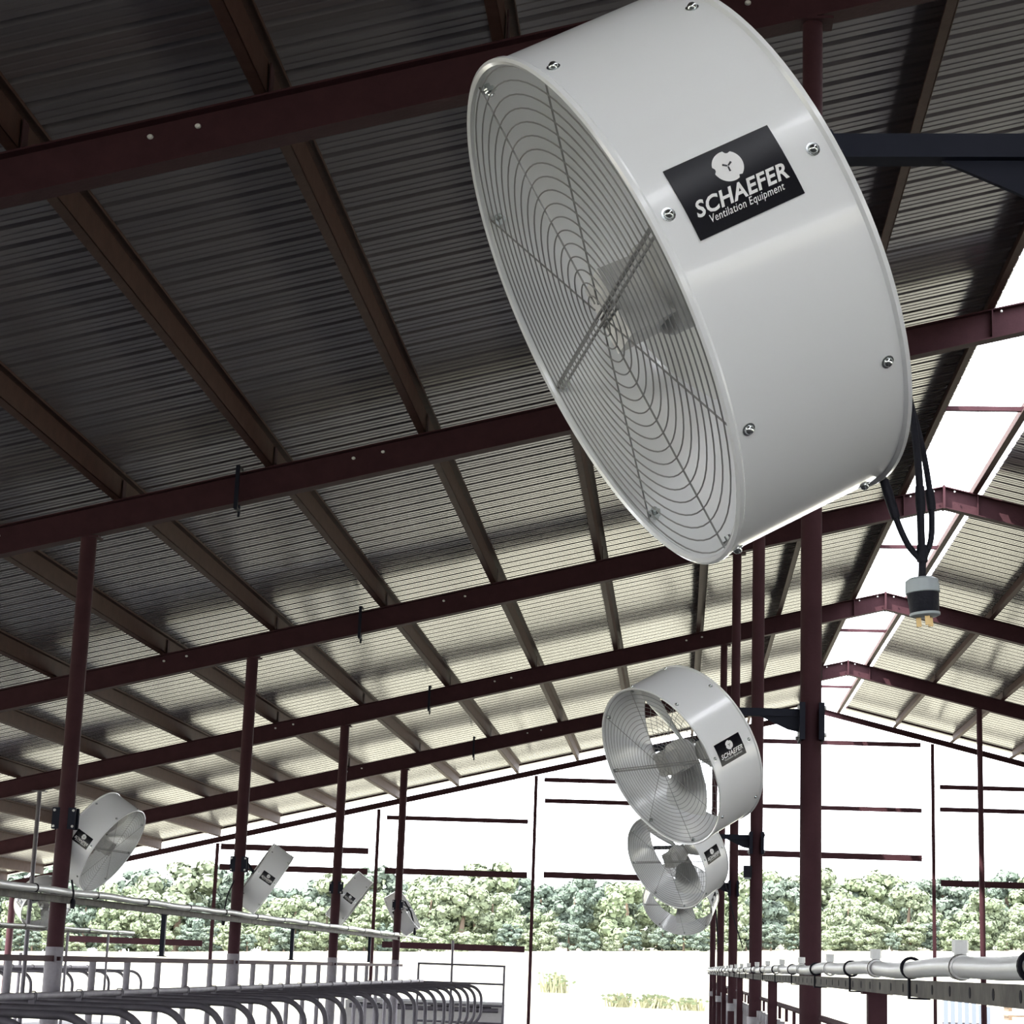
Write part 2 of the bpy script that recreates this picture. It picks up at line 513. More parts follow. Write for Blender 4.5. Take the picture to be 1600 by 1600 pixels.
# ------------------------------------------------------------------ fans
R = .435
FL = .297
def build_fan_parts():
    parts = {}
    # housing: drum open at both ends, rolled rims
    pr = []
    for a in range(-30, 211, 30):
        pr.append((R - .001 + .006 * math.sin(math.radians(a)) * 1.0, -.002 - .006 * math.cos(math.radians(a)) + .006))
    hb = MB()
    prof = [(R - .003, .006), (R - .007, .002), (R - .006, -.004), (R, -.007), (R + .005, -.004), (R + .005, .003), (R, .008),
            (R, .05), (R, FL * .5), (R, FL - .05), (R, FL - .008), (R + .006, FL - .004), (R + .006, FL + .003), (R, FL + .006), (R - .005, FL + .004), (R - .005, FL - .003),
            (R - .004, FL - .02), (R - .004, FL * .5), (R - .004, .03)]
    hb.lathe(prof, 96, closed=True)
    parts['housing'] = hb.mesh('housing', WHITE)
    def guard(y, nr, w, first):
        gb = MB()
        for k in range(nr):
            rr = first + (R - .012 - first) * k / (nr - 1)
            gb.ring(rr, y, w, 72, 5)
        for k in range(8):
            a = math.pi / 4 * k
            gb.tube([(first * .6 * math.sin(a), y + .003, first * .6 * math.cos(a)), ((R - .004) * math.sin(a), y + .003, (R - .004) * math.cos(a))], w * 1.25, 5)
        return gb
    parts['front_guard'] = guard(.004, 18, .0013, .035).mesh('front_guard', GUARD)
    parts['rear_guard'] = guard(FL - .004, 9, .0012, .06).mesh('rear_guard', GUARD)
    # motor mount: two flat bars side by side across the mouth
    mb = MB()
    for z in (-.007, .007):
        mb.tube([(-R + .005, .012, z), (R - .005, .012, z)], .0026, 8)
    parts['motor_mount'] = mb.mesh('motor_mount', GUARD, smooth=False)
    # motor with square front box
    mo = MB()
    mo.lathe([(0, .09), (.055, .09), (.074, .10), (.080, .11), (.080, .185), (.068, .20), (.02, .205), (.018, .235), (0, .235)], 28)
    parts['motor'] = mo.mesh('motor', MOTOR)
    jb = MB()
    jb.hexa([(-.055, .020, -.060), (.055, .020, -.060), (.055, .13, -.055), (-.055, .13, -.055), (-.055, .020, .060), (.055, .020, .060), (.055, .13, .055), (-.055, .13, .055)])
    parts['motor_box'] = jb.mesh('motor_box', MOTOR, smooth=False)
    hb = MB()
    hb.lathe([(0, .20), (.05, .20), (.055, .21), (.055, .24), (.03, .25), (0, .25)], 24)
    parts['hub'] = hb.mesh('hub', BLADE)
    # one blade: twisted and cambered
    bl = MB()
    nu, nv = 9, 7
    for side in (0, 1):
        for i in range(nu):
            t = i / (nu - 1)
            rad = .045 + (.405 - .045) * t
            chord = .09 + .17 * math.sin(min(t * 1.15, 1) * math.pi / 2)
            if t > .9:
                chord *= .94
            pitch = math.radians(46 - 20 * t)
            for j in range(nv):
                s = j / (nv - 1) - .5
                u = s * chord + .03 * t
                camber = .022 * (1 - (2 * s) ** 2)
                x = u * math.cos(pitch)
                yy = u * math.sin(pitch) * .8 + camber + side * .0025
                bl.v.append(Vector((x, .222 - yy * .75, math.sqrt(max(rad * rad - x * x * .6, .0004)))))
    for side in (0, 1):
        o = side * nu * nv
        for i in range(nu - 1):
            for j in range(nv - 1):
                bl.f.append([o + i * nv + j, o + i * nv + j + 1, o + (i + 1) * nv + j + 1, o + (i + 1) * nv + j])
    parts['blade'] = bl.mesh('blade', BLADE)
    # screw head and guard bolt, pointing out along local Z
    sc = MB()
    sc.lathe([(0, .0085), (.004, .0078), (.0068, .005), (.0078, .0012), (.0105, .001), (.0105, -.001)], 14, Matrix.Rotation(math.pi / 2, 4, 'X'))
    parts['screw'] = sc.mesh('screw', ZINC)
    gb = MB()
    gb.tube([(0, 0, 0), (0, 0, -.022)], .0055, 8).tube([(0, 0, -.008), (0, 0, -.015)], .011, 6)
    parts['guard_bolt'] = gb.mesh('guard_bolt', ZINC)
    parts['back_strut'] = MB().box((0, FL + .006, 0), (2 * R - .01, .010, .035)).box((0, FL - .03, 0), (.05, .08, .05)).mesh('back_strut', NAVY, smooth=False)
    return parts

def text_mesh(body, x0, x1, ybase, cap, shear, bold):
    cu = bpy.data.curves.new('lettering', 'FONT')
    cu.body = body
    cu.size = 1
    cu.shear = shear
    cu.offset = bold
    cu.space_character = 1.06
    cu.resolution_u = 3
    o = bpy.data.objects.new('lettering_tmp', cu)
    C.objects.link(o)
    dg = bpy.context.evaluated_depsgraph_get()
    me = bpy.data.meshes.new_from_object(o.evaluated_get(dg))
    vs = [v.co.copy() for v in me.vertices]
    fs = [list(p.vertices) for p in me.polygons]
    bpy.data.objects.remove(o)
    bpy.data.meshes.remove(me)
    bpy.data.curves.remove(cu)
    lo, hi = min(v.x for v in vs), max(v.x for v in vs)
    ch = .70
    out = [((v.x - lo) / (hi - lo) * (x1 - x0) + x0, ybase - v.y / ch * cap) for v in vs]
    return out, fs

LW, LH = .173, math.radians(15.0)
S0, PHI0 = .0495, math.radians(82.0)
def on_drum(a, b, h, side):
    """label coordinates a (0..1 along the axis), b (0..1 downwards) to the drum's surface"""
    ph = PHI0 + LH * b
    s = S0 + LW * (a if side > 0 else 1 - a)
    return Vector((side * (R + h) * math.sin(ph), s, (R + h) * math.cos(ph)))
def label_meshes(side):
    lb = MB()
    for h in (.0004, .0016):
        for i in range(9):
            for j in range(2):
                lb.v.append(on_drum(j, i / 8, h, side))
    for i in range(8):
        lb.f.append([i * 2, i * 2 + 1, i * 2 + 3, i * 2 + 2])
        k = 18
        lb.f.append([k + i * 2, k + i * 2 + 1, k + i * 2 + 3, k + i * 2 + 2])
    for (a, b) in ((0, 1), (1, 17), (17, 16), (16, 0)):
        lb.f.append([a, b, b + 18, a + 18])
    em = MB()
    # emblem: pale disc with two notches and three little blade marks cut out
    asp = LW / (LH * R)
    n = 40
    em.v.append(on_drum(.512, .285, .0022, side))
    for k in range(n):
        an = 2 * math.pi * k / n
        d = .205
        deg = math.degrees(an)
        if 285 < deg < 300 or 178 < deg < 192 or 55 < deg < 68:
            d = .175
        em.v.append(on_drum(.512 + d * math.cos(an) / asp, .285 + d * math.sin(an), .0022, side))
    for k in range(n):
        em.f.append([0, 1 + k, 1 + (k + 1) % n])
    mk = MB()
    for a0 in (95, 215, 330):
        pts = []
        for (rr, da) in ((.012, -60), (.075, -10), (.075, 10), (.012, 60)):
            an = math.radians(a0 + da)
            pts.append(on_drum(.512 + rr * math.cos(an) / asp, .285 + rr * math.sin(an), .0026, side))
        k = len(mk.v)
        mk.v += pts
        mk.f.append([k, k + 1, k + 2, k + 3])
    tx = []
    for body, x0, x1, yb, cap, sh, bo in (('SCHAEFER', .07, .945, .73, .20, .30, .026), ('Ventilation Equipment', .16, .865, .852, .10, .32, .003)):
        pts, fs = text_mesh(body, x0, x1, yb, cap, sh, bo)
        tm = MB()
        tm.v = [on_drum(a, b, .0022, side) for a, b in pts]
        tm.f = fs
        tx.append(tm.mesh('lettering', INK, smooth=False))
    return lb.mesh('label_plate', LABEL), em.mesh('emblem', INK, smooth=False), mk.mesh('emblem_mark', LABEL, smooth=False), tx
PARTS = build_fan_parts()
LABELS = {1: label_meshes(1), -1: label_meshes(-1)}

def fan(name_label, center, n, post_xy, spin=0.0, arm_z=None, labels=(1, -1), along='x'):
    """center = middle of the drum's axis, n = direction the mouth faces"""
    n = Vector(n).normalized()
    al = math.asin(-n.z)
    ps = math.atan2(n.x, -n.y)
    rot = Euler((al, 0, ps), 'XYZ')
    M_ = rot.to_matrix()
    root = thing('barn_fan', name_label, 'fan', center, 'barn ventilation fans')
    off = M_ @ Vector((0, -FL / 2, 0))     # mouth centre relative to the root
    def part(nm, parent=root, extra=None):
        o = obj(nm, PARTS[nm], root, off, rot)
        if extra is not None:
            o.matrix_basis = Matrix.Translation(off) @ M_.to_4x4() @ extra
        return o
    part('housing'); part('front_guard'); part('rear_guard'); part('motor_mount')
    mo = part('motor'); part('motor_box'); part('hub'); part('back_strut')
    for k in range(3):
        part('blade', extra=Matrix.Rotation(math.radians(spin + 120 * k), 4, 'Y'))
    for k in range(8):
        rotk = Matrix.Rotation(math.radians(45 * k), 4, 'Y')
        for s in (.025, .265):
            part('screw', extra=rotk @ Matrix.Translation((0, s, R)))
        part('guard_bolt', extra=rotk @ Matrix.Translation((0, .02, R - .004)))
    for sd in labels:
        lb, em, mk, tx = LABELS[sd]
        lo = obj('label_plate', lb, root, off, rot)
        tag(lo, 'black maker plate with white fan emblem and lettering')
        obj('emblem', em, lo)
        obj('emblem_mark', mk, lo)
        for t_ in tx:
            obj('lettering', t_, lo)
    # arm from the post to the back of the drum
    px, py = post_xy
    rear = Vector(center) - n * (FL / 2 + .035)
    az = arm_z
    p0 = Vector((px, py, az))
    d = Vector((rear.x - px, 0, 0)) if along == 'x' else Vector((0, rear.y - py, 0))
    L = d.length
    d.normalize()
    a_end = p0 + d * max(L, .16)
    ang = math.atan2(d.y, d.x)
    Rz = Matrix.Rotation(ang, 4, 'Z')
    base = p0 - Vector(center)
    ab = MB()
    ab.box((max(L, .16) / 2 + .03, 0, 0), (max(L, .16) - .02, .040, .040))
    o = ab.build('arm', NAVY, root, smooth=False)
    o.matrix_basis = Matrix.Translation(base) @ Rz
    gu = MB()
    gu.prism([(.05, -.02), (min(.26, L * .8), -.02), (.12, -.085), (.05, -.10)], 'y', -.005, .005)
    o = gu.build('gusset', NAVY, root, smooth=False)
    o.matrix_basis = Matrix.Translation(base) @ Rz
    cb = MB()
    for sx in (-1, 1):
        cb.box((sx * .057, 0, -.05), (.012, .21, .19))
        cb.box((sx * .048, .098, -.05), (.026, .012, .19))
        cb.box((sx * .048, -.098, -.05), (.026, .012, .19))
    o = cb.build('post_clamp', NAVY, root, smooth=False)
    o.matrix_basis = Matrix.Translation(base) @ Rz
    for sx in (-1, 1):
        for zz in (.02, -.12):
            for sy in (-1, 1):
                bb = obj('clamp_bolt', bolt_or_hole_me, root)
                bb.matrix_basis = Matrix.Translation(base) @ Rz @ Matrix.Translation((sx * .063, sy * .086, zz)) @ Matrix.Rotation(sx * math.pi / 2, 4, 'Z')
    # swivel from the arm end down to the drum's back
    sw = MB()
    sw.tube([a_end - Vector(center), rear - Vector(center), rear + n * .04 - Vector(center)], .018, 10)
    sw.build('swivel', NAVY, root)
    return root

def fcenter(c, n):
    return Vector(c) - Vector(n).normalized() * FL / 2

N1 = Vector((-.84927553, -.19048383, -.49238905))
N2 = Vector((-.70561931, -.51954282, -.48184712))
fan('large white drum fan in the foreground with black maker label', fcenter((-.14747, 3.07565, 2.67295), N1), N1, (XR, fy(-1)), 20, 2.955)
fan('second white drum fan, with blades seen against the sky', fcenter((-.10796, 10.3726, EYE + 1.02207), N2), N2, (XR, fy(0)), -28, 2.965)
fan('third white drum fan, partly hidden below the second', (-.02, fy(1) - .02, 2.63), (-.62, -.62, -.5), (XR, fy(1)), 70, 2.80)
fan('fourth white drum fan, lowest of the hanging column, tilted down', (.02, fy(2) - .05, 2.51), (-.25, -.72, -.62), (XR, fy(2)), 60, 2.70)
fan('shaded white fan on the left post, label at its left edge', (-5.28, fy(1) + .48, 2.61), (.83, -.10, -.53), (XL, fy(1)), 30, 2.83, along='y')
fan('white fan showing the black label on its side, left stall row', (-5.25, fy(2) + .48, 2.60), (.80, .22, -.52), (XL, fy(2)), 10, 2.80, along='y')
fan('pale fan on the third left post, seen from its side', (-5.33, fy(3) + .48, 2.60), (.80, .10, -.56), (XL, fy(3)), 50, 2.80, along='y')
fan('pale fan on the farthest left post, tilted the other way', (-5.45, fy(4) + .48, 2.57), (-.80, .05, -.5), (XL, fy(4)), 50, 2.76, along='y')
fan('small distant fan on the slim grey post at far left', (-10.40, fy(3) + .45, 2.36), (.60, -.55, -.50), (-10.47, fy(3)), 20, 2.60, along='y')

# ------------------------------------------------------------------ power cord and plug of the near fan
cord = thing('power_cord', 'black power cord hanging in loops from the large fan', 'cord', (0.3811, 3.2000, 2.3140))
def strand(pts, w, name='strand'):
    P = [Vector(q) - cord.location for q in pts]
    fine = []
    for i in range(len(P) - 1):
        p0, p1, p2, p3 = P[max(i - 1, 0)], P[i], P[i + 1], P[min(i + 2, len(P) - 1)]
        for k in range(6):
            t = k / 6
            fine.append(.5 * ((2 * p1) + (p2 - p0) * t + (2 * p0 - 5 * p1 + 4 * p2 - p3) * t * t + (3 * p1 - p0 - 3 * p2 + p3) * t ** 3))
    fine.append(P[-1])
    MB().tube(fine, w, 10).build(name, RUBBER, cord)
strand([(0.3489, 3.2200, 2.6535), (0.3640, 3.2100, 2.5791), (0.3726, 3.2000, 2.5058), (0.3781, 3.2000, 2.4306), (0.3794, 3.2000, 2.3561), (0.3810, 3.2000, 2.3034), (0.3797, 3.2000, 2.2699)], .0062)
strand([(0.3571, 3.2300, 2.6234), (0.3782, 3.2200, 2.5329), (0.3911, 3.2200, 2.4680), (0.3974, 3.2100, 2.4012), (0.3956, 3.2000, 2.3459), (0.3862, 3.2000, 2.3162), (0.3809, 3.2000, 2.2982)], .0050)
strand([(0.3156, 3.2000, 2.4564), (0.3257, 3.2000, 2.4244), (0.3408, 3.2000, 2.3745), (0.3578, 3.2000, 2.3346), (0.3760, 3.2000, 2.3118)], .0052)
# wraps of tape
def tape(a, b, w):
    A, B = Vector(a) - cord.location, Vector(b) - cord.location
    MB().tube([A, A.lerp(B, .3), A.lerp(B, .7), B], [w * .9, w, w, w * .9], 10).build('tape_wrap', RUBBER, cord)
tape((0.3206, 3.2000, 2.4404), (0.3398, 3.2000, 2.3766), .0082)
tape((0.3781, 3.2000, 2.4306), (0.3797, 3.2000, 2.3880), .0082)
tape((0.3946, 3.2100, 2.4279), (0.3984, 3.2100, 2.3938), .0075)
tape((0.3813, 3.2000, 2.3329), (0.3810, 3.2000, 2.3055), .0095)
plug_c = (0.3824, 3.2000, 2.2428)
plug = thing('twist_lock_plug', 'black and grey electrical plug with brass prongs under the cord', 'plug', plug_c)
rp = Euler((0, math.radians(-5), 0))
RX = Matrix.Rotation(math.pi / 2, 4, 'X')    # turns lathe axis Y to Z
MB().lathe([(0, -.022), (.022, -.022), (.0235, -.018), (.026, .014), (.0262, .020), (0, .020)], 28, RX).build('body', RUBBER, plug, rot=rp)
MB().lathe([(0, .036), (.020, .036), (.0262, .032), (.0275, .022), (.0275, .012), (.024, .010), (0, .010)], 28, RX).build('cap', GREY_CAP, plug, rot=rp)
MB().lathe([(0, -.027), (.020, -.027), (.0245, -.025), (.0245, -.021), (0, -.020)], 28, RX).build('face', GREY_CAP, plug, rot=rp)
for k in range(3):
    a = math.radians(40 + 120 * k)
    MB().hexa([(.011 * math.cos(a) - .004, .011 * math.sin(a) - .0012, -.042), (.011 * math.cos(a) + .004, .011 * math.sin(a) - .0012, -.042),
               (.011 * math.cos(a) + .004, .011 * math.sin(a) + .0012, -.042), (.011 * math.cos(a) - .004, .011 * math.sin(a) + .0012, -.042),
               (.011 * math.cos(a) - .004, .011 * math.sin(a) - .0012, -.026), (.011 * math.cos(a) + .004, .011 * math.sin(a) - .0012, -.026),
               (.011 * math.cos(a) + .004, .011 * math.sin(a) + .0012, -.026), (.011 * math.cos(a) - .004, .011 * math.sin(a) + .0012, -.026)]).build('prong', BRASS, plug, rot=rp, smooth=False)

# cords of the farther fans
def small_cord(label, pts, r, plug_r):
    P = [Vector(p) for p in pts]
    t = thing('fan_cord', label, 'cord', P[0])
    MB().tube([p - P[0] for p in P], r, 6).build('strand', RUBBER, t)
    if plug_r:
        e = P[-1] - P[0]
        MB().tube([e + Vector((0, 0, .02)), e, e - Vector((0, 0, plug_r * 1.2)), e - Vector((0, 0, plug_r * 2.6))], [plug_r * .6, plug_r, plug_r, plug_r * .7], 12).build('plug', RUBBER, t)
small_cord('black cord with plug dangling right of the leftmost post', [(-5.3407, 17.5594, 2.2399), (-5.3079, 17.5394, 2.1292), (-5.3075, 17.5394, 2.0572)], .010, .025)
small_cord('black cord with plug dangling left of the two-label fan post', [(-5.5020, 24.8594, 2.5516), (-5.5773, 24.8594, 2.3538), (-5.6043, 24.8594, 2.1583), (-5.6054, 24.8594, 2.0573)], .010, .024)
small_cord('thin black cable hanging beside the third post of the fan row', [(0.5141, 24.7594, 2.7946), (0.5936, 24.7594, 2.5911), (0.6744, 24.7594, 2.2520), (0.7773, 24.7594, 1.9386)], .008, 0)
small_cord('thin cable looped below the fourth hanging fan', [(0.4327, 25.2594, 2.6044), (0.4598, 25.2594, 2.3338), (0.4878, 25.2594, 1.9876)], .010, 0)
small_cord('dark cable down the back of the farthest left fan', [(-5.3908, 39.8594, 2.7959), (-5.2538, 39.8594, 2.5900), (-5.1645, 39.8594, 2.3090), (-5.1604, 39.8594, 2.2229)], .018, .03)
bx = thing('switch_box', 'small black box on the post behind the second fan', 'box', (0.5864, 17.6594, 2.5061))
MB().box((0, 0, 0), (.07, .09, .10)).build('case', RUBBER, bx, smooth=False)
MB().box((0, 0, -.057), (.055, .07, .014)).build('base_plate', GREY_CAP, bx, smooth=False)
MB().box((.05, 0, .02), (.05, .03, .03)).build('mounting_tab', NAVY, bx, smooth=False)

# ------------------------------------------------------------------ soaker lines (pipe strapped to a channel)
def soaker(label, x, z, y0, y1, r, ch_h, strap0, strap_d, tee0, tee_d, slots, tail=None):
    t = thing('soaker_pipe', label, 'pipe', (x, y0, z))
    L = y1 - y0
    pts, rs = [], []
    n = int(L / .3)
    for i in range(n + 1):
        yy = L * i / n
        sag = .004 * math.sin(yy * 3.4) + .003 * math.sin(yy * 1.3 + 1)
        pts.append((.003 * math.sin(yy * 2.1), yy, sag))
    MB().tube(pts, r, 16).build('pipe', PVC, t)
    c = MB()
    zt = -r - .008
    c.box((0, L / 2, zt - ch_h / 2), (.005, L, ch_h))
    c.box((.022, L / 2, zt - .0025), (.044, L, .005))
    c.box((.022, L / 2, zt - ch_h + .0025), (.044, L, .005))
    c.build('channel', CHANNEL, t, smooth=False)
    strap = MB()
    ring = []
    for k in range(20):
        a = 2 * math.pi * k / 20
        ring.append(((r + .003) * math.cos(a), 0, (r + .003) * math.sin(a)))
    for dy_ in (-.006, 0, .006):
        strap.tube([(q[0], dy_, q[2]) for q in ring], .0042, 6, closed=True)
    strap.box((-.006, 0, zt - ch_h / 2), (.006, .020, ch_h + .012)).box((.02, 0, zt - ch_h - .004), (.05, .020, .005))
    sm = strap.mesh('strap', STRAP)
    tee = MB()
    tee.tube([(0, 0, 0), (0, 0, r + .012)], r * .62, 12).tube([(0, 0, r + .008), (0, 0, r + .034)], r * .8, 8)
    tm = tee.mesh('nozzle', PVC)
    wire = MB().tube([(p[0] * 1.02, p[1], p[2] * 1.02) for p in ring], .0026, 6, closed=True).mesh('wire_loop', CHANNEL)
    coup = MB().lathe([(r + .004, -.05), (r + .004, .05)], 16).lathe([(r, -.05), (r + .004, -.05)], 16).lathe([(r + .004, .05), (r, .05)], 16).mesh('coupling', PVC)
    yy = strap0
    while yy < y1:
        obj('strap', sm, t, (0, yy - y0, 0))
        yy += strap_d
    yy = tee0
    while yy < y1:
        obj('nozzle', tm, t, (0, yy - y0, 0))
        obj('wire_loop', wire, t, (0, yy - y0 - r * .7, 0))
        obj('coupling', coup, t, (0, yy - y0, 0))
        yy += tee_d
    if slots:
        sl = MB().prism([(.013 * math.cos(a * math.pi / 6), .011 * math.sin(a * math.pi / 6)) for a in range(12)], 'x', -.0035, -.0022).mesh('slot', HOLE, smooth=False)
        yy = y0 + .1
        while yy < min(y1, 22):
            obj('slot', sl, t, (0, yy - y0, zt - ch_h / 2))
            yy += .30
    if tail:
        MB().tube([(0, L, 0), (0, L + .05, -.01), (0, tail - y0, -.012)], r * .45, 8).build('thin_tail_pipe', PVC, t)
    return t
soaker('white plastic soaker pipe strapped to a channel, lower right', .575, 1.677, 2.2, fy(4) + .4, .021, .040, 3.38, 1.755, 4.25, 1.80, True)
soaker('long white soaker pipe over the left cattle stalls', -5.36, 2.135, 9.0, 38.9, .032, .062, 9.4, 1.8, 10.3, 50, False, tail=43.4)
soaker('distant white pipe behind the leftmost post', -10.38, 1.985, 24.0, 38.4, .025, .03, 24.6, 1.8, 25.4, 50, False)

def stub(label, x, yy, z0, z1, r=.032, matl=RED):
    t = thing('stub_post', label, 'post', (x, yy, z0))
    MB().box((0, 0, (z1 - z0) / 2), (r * 1.9, r * 1.9, z1 - z0)).build('shaft', matl, t, smooth=False)
    MB().box((0, 0, .006), (r * 3.4, r * 3, .012)).build('foot_plate', matl, t, smooth=False)
    MB().box((0, 0, z1 - z0 - .005), (r * 3.0, r * 2.4, .010)).build('head_plate', matl, t, smooth=False)
    return t
wr = ['nearest, under the white pipe at lower right', 'second, between the two nearest posts', 'third, between the farther posts', 'fourth, far down the row', 'last, at the far end']
for i in range(5):
    stub('short dark red support ' + wr[i], XR - .02, fy(i - 1) + BAY / 2, .3, 1.608)
wl = ['nearest at left', 'second from left', 'third, in line with the gable column', 'at the far end']
for i in range(3):
    stub('slanting dark support of the left pipe, ' + wl[i], XL + .03, fy(i + 1) + BAY / 2, 1.60, 2.04, r=.026, matl=NAVY)
for yy, w in ((34.3, 'left'), (36.8, 'right')):
    stub('small grey upright under the distant pipe, ' + w + ' one', -10.42, yy, .0, 1.96, r=.02, matl=GALV)

# ------------------------------------------------------------------ headlocks along the right row
lock_bar = MB().tube([(0, 0, .35), (0, 0, 1.28)], .017, 6).mesh('lock_bar', STOCK)
lock_arm = MB().tube([(0, 0, .45), (0, .13, 1.30)], .015, 6).box((0, .12, 1.31), (.05, .05, .07)).mesh('lock_arm', STOCK)
wp = ['before the thick post', 'between the first and second posts', 'between the second and third posts', 'between the third and fourth posts', 'at the far end of the row']
for i in range(-1, 4):
    t = thing('headlock_panel', 'grey cattle headlock panel ' + wp[i + 1] + ' of the fan row', 'headlocks', (XR + .05, fy(i) + .1, 0))
    L = BAY - .2
    MB().tube([(0, 0, 1.445), (0, L, 1.445)], .017, 8).build('top_rail', RED, t)
    MB().tube([(0, 0, 1.27), (0, L, 1.27)], .02, 8).build('lock_rail', STOCK, t)
    MB().tube([(0, 0, .38), (0, L, .38)], .022, 8).build('bottom_rail', STOCK, t)
    for k in range(12):
        yy = .3 + k * .59
        obj('lock_bar', lock_bar, t, (0, yy, 0))
        obj('lock_bar', lock_bar, t, (0, yy + .24, 0))
        obj('lock_arm', lock_arm, t, (-.02, yy + .03, 0))
        MB_ = None
    kn = MB().box((0, 0, 1.40), (.02, .03, .10)).mesh('rail_hanger', RED, smooth=False)
    for k in range(8):
        obj('rail_hanger', kn, t, (0, .45 + k * .88, 0))

# ------------------------------------------------------------------ freestalls on the left
ZT = 1.235
def loop_path(xa, xb, zt, zl, r):
    p = [(xa, 0, zt)]
    p += [(xb - r + r * math.cos(a), 0, zt - r + r * math.sin(a)) for a in [math.pi / 2 - i * math.pi / 16 for i in range(9)]]
    r2 = .30
    zc = zl + r2
    p += [(xb - r2 + r2 * math.cos(a), 0, zc + r2 * math.sin(a)) for a in [-i * math.pi / 16 for i in range(9)]]
    p += [(xb - r2 - .5, 0, zl + .0), (xa + .5, 0, zl - .10), (xa, 0, zl - .12)]
    return p
loop_me = MB().tube(loop_path(0, 1.82, ZT, .50, .24), .029, 10).mesh('loop', GALV)
stall_post_me = MB().tube([(0, 0, 0), (0, 0, 1.535)], .034, 10).mesh('upright', PAINTW)
stall_foot = MB().box((0, 0, .01), (.16, .16, .02)).mesh('foot_plate', GALV, smooth=False)
clampm = MB().box((0, 0, 0), (.05, .07, .09)).mesh('clamp', GALV, smooth=False)
SP = BAY / 6
def divider(x, yy, label, grp, upright=True):
    t = thing('stall_divider', label, 'stall divider', (x, yy, 0), grp)
    obj('loop', loop_me, t)
    obj('clamp', clampm, t, (.03, 0, ZT))
    obj('clamp', clampm, t, (.62, 0, ZT + .03))
    obj('clamp', clampm, t, (.02, 0, .38))
    if upright:
        obj('upright', stall_post_me, t)
        obj('foot_plate', stall_foot, t)
    return t
k0 = -5
for k in range(k0, 18):
    yy = fy(1) + SP * k
    at_post = (k % 6 == 0)
    divider(XL, yy, 'bent grey tube stall divider in the near left row, ' + ordinal(18 - k) + ' from its far end', 'stall dividers of the near left row', upright=not at_post)
rail = thing('stall_top_rail', 'dark red rail across the uprights of the near stalls', 'rail', (XL, fy(1) + SP * k0, 1.56))
MB().box((0, (SP * 23.5) / 2 + 0.0, 0), (.05, SP * 24, .05)).build('tube', RED, rail, smooth=False)
for i in range(1, 5):
    MB().box((0, fy(i) - fy(1) - SP * k0, 0), (.15, .13, .035)).build('post_clip', RED, rail, smooth=False)
nr = thing('neck_rail', 'pale pipe lying along the tops of the near stall dividers', 'rail', (-4.86, fy(1) + SP * k0, ZT + .055))
MB().tube([(0, 0, 0), (0, SP * 22.6, 0)], .028, 10).build('pipe', PAINTW, nr)
ubolt = MB().tube([(-.034, 0, -.05), (-.034, 0, .01), (-.02, 0, .034), (.02, 0, .034), (.034, 0, .01), (.034, 0, -.05)], .006, 6).mesh('u_bolt', GALV)
for k in range(23):
    obj('u_bolt', ubolt, nr, (0, SP * k, 0))
# second row, beyond
for k in range(9):
    divider(-12.95, 32.3 + SP * k, 'distant bent tube stall divider beyond the near row, ' + ordinal(k + 1) + ' from the left edge', 'stall dividers of the far left row', upright=(k % 2 == 0))
nr2 = thing('neck_rail', 'pale rail along the distant far left stall row', 'rail', (-12.3, 31.5, ZT + .055))
MB().tube([(0, 0, 0), (0, 10.6, 0)], .03, 8).build('pipe', PAINTW, nr2)
for k in range(9):
    obj('u_bolt', ubolt, nr2, (0, .8 + SP * k, 0))

# pipe gate closing the stall row
gt = thing('pipe_gate', 'grey pipe gate at the end of the left stall row', 'gate', (-5.40, 42.6, 0))
GW = 1.80
for z in (1.61, 1.24, .80, .45):
    MB().tube([(0, 0, z), (GW, 0, z)], .022, 8).build('rail', GALV, gt)
for x in (0, .70, GW):
    MB().tube([(x, 0, .1 if x != .70 else .45), (x, 0, 1.63 if x != .70 else 2.1)], .026, 8).build('stile', GALV, gt)
MB().box((-.02, 0, .05), (.12, .12, .1)).build('foot', CONCRETE, gt, smooth=False)
MB().box((GW, 0, .05), (.12, .12, .1)).build('foot', CONCRETE, gt, smooth=False)

# water trough behind the loops
tr = thing('water_trough', 'pale concrete cattle trough seen through the stall loops', 'trough', (-5.4, 44.2, 0))
tb = MB()
for (c_, s_) in (((0, -.35, .40), (3.4, .12, .80)), ((0, .35, .40), (3.4, .12, .80)), ((-1.64, 0, .40), (.12, .58, .80)), ((1.64, 0, .40), (.12, .58, .80)), ((0, 0, .10), (3.2, .58, .2))):
    tb.box(c_, s_)
tb.build('basin', mat('pale_concrete', (.55, .54, .53), .8, 0, (.45, .44, .43), 3, .9), tr, smooth=False)
MB().tube([(-1.6, -.44, .68), (1.6, -.44, .68)], .05, 10).build('side_pipe', GALV, tr)
MB().box((0, 0, .835), (3.44, .86, .05)).build('lid', PVC, tr, smooth=False)
for x in (-1.2, -.4, .4, 1.2):
    MB().box((x, -.43, .70), (.5, .03, .10)).build('drain_slot', HOLE, tr, smooth=False)
cr = thing('rusty_crate', 'rusty brown crate at the end of the trough', 'crate', (-4.42, 45.6, 0))
for z in (.12, .34, .56):
    MB().box((0, -.3, z), (.42, .03, .18)).build('slat', RUST, cr, smooth=False)
    MB().box((0, .3, z), (.42, .03, .18)).build('slat', RUST, cr, smooth=False)
for sx in (-.2, .2):
    MB().box((sx, 0, .34), (.03, .62, .66)).build('end_board', RUST, cr, smooth=False)
MB().box((0, 0, .68), (.44, .66, .03)).build('lid', RUST, cr, smooth=False)

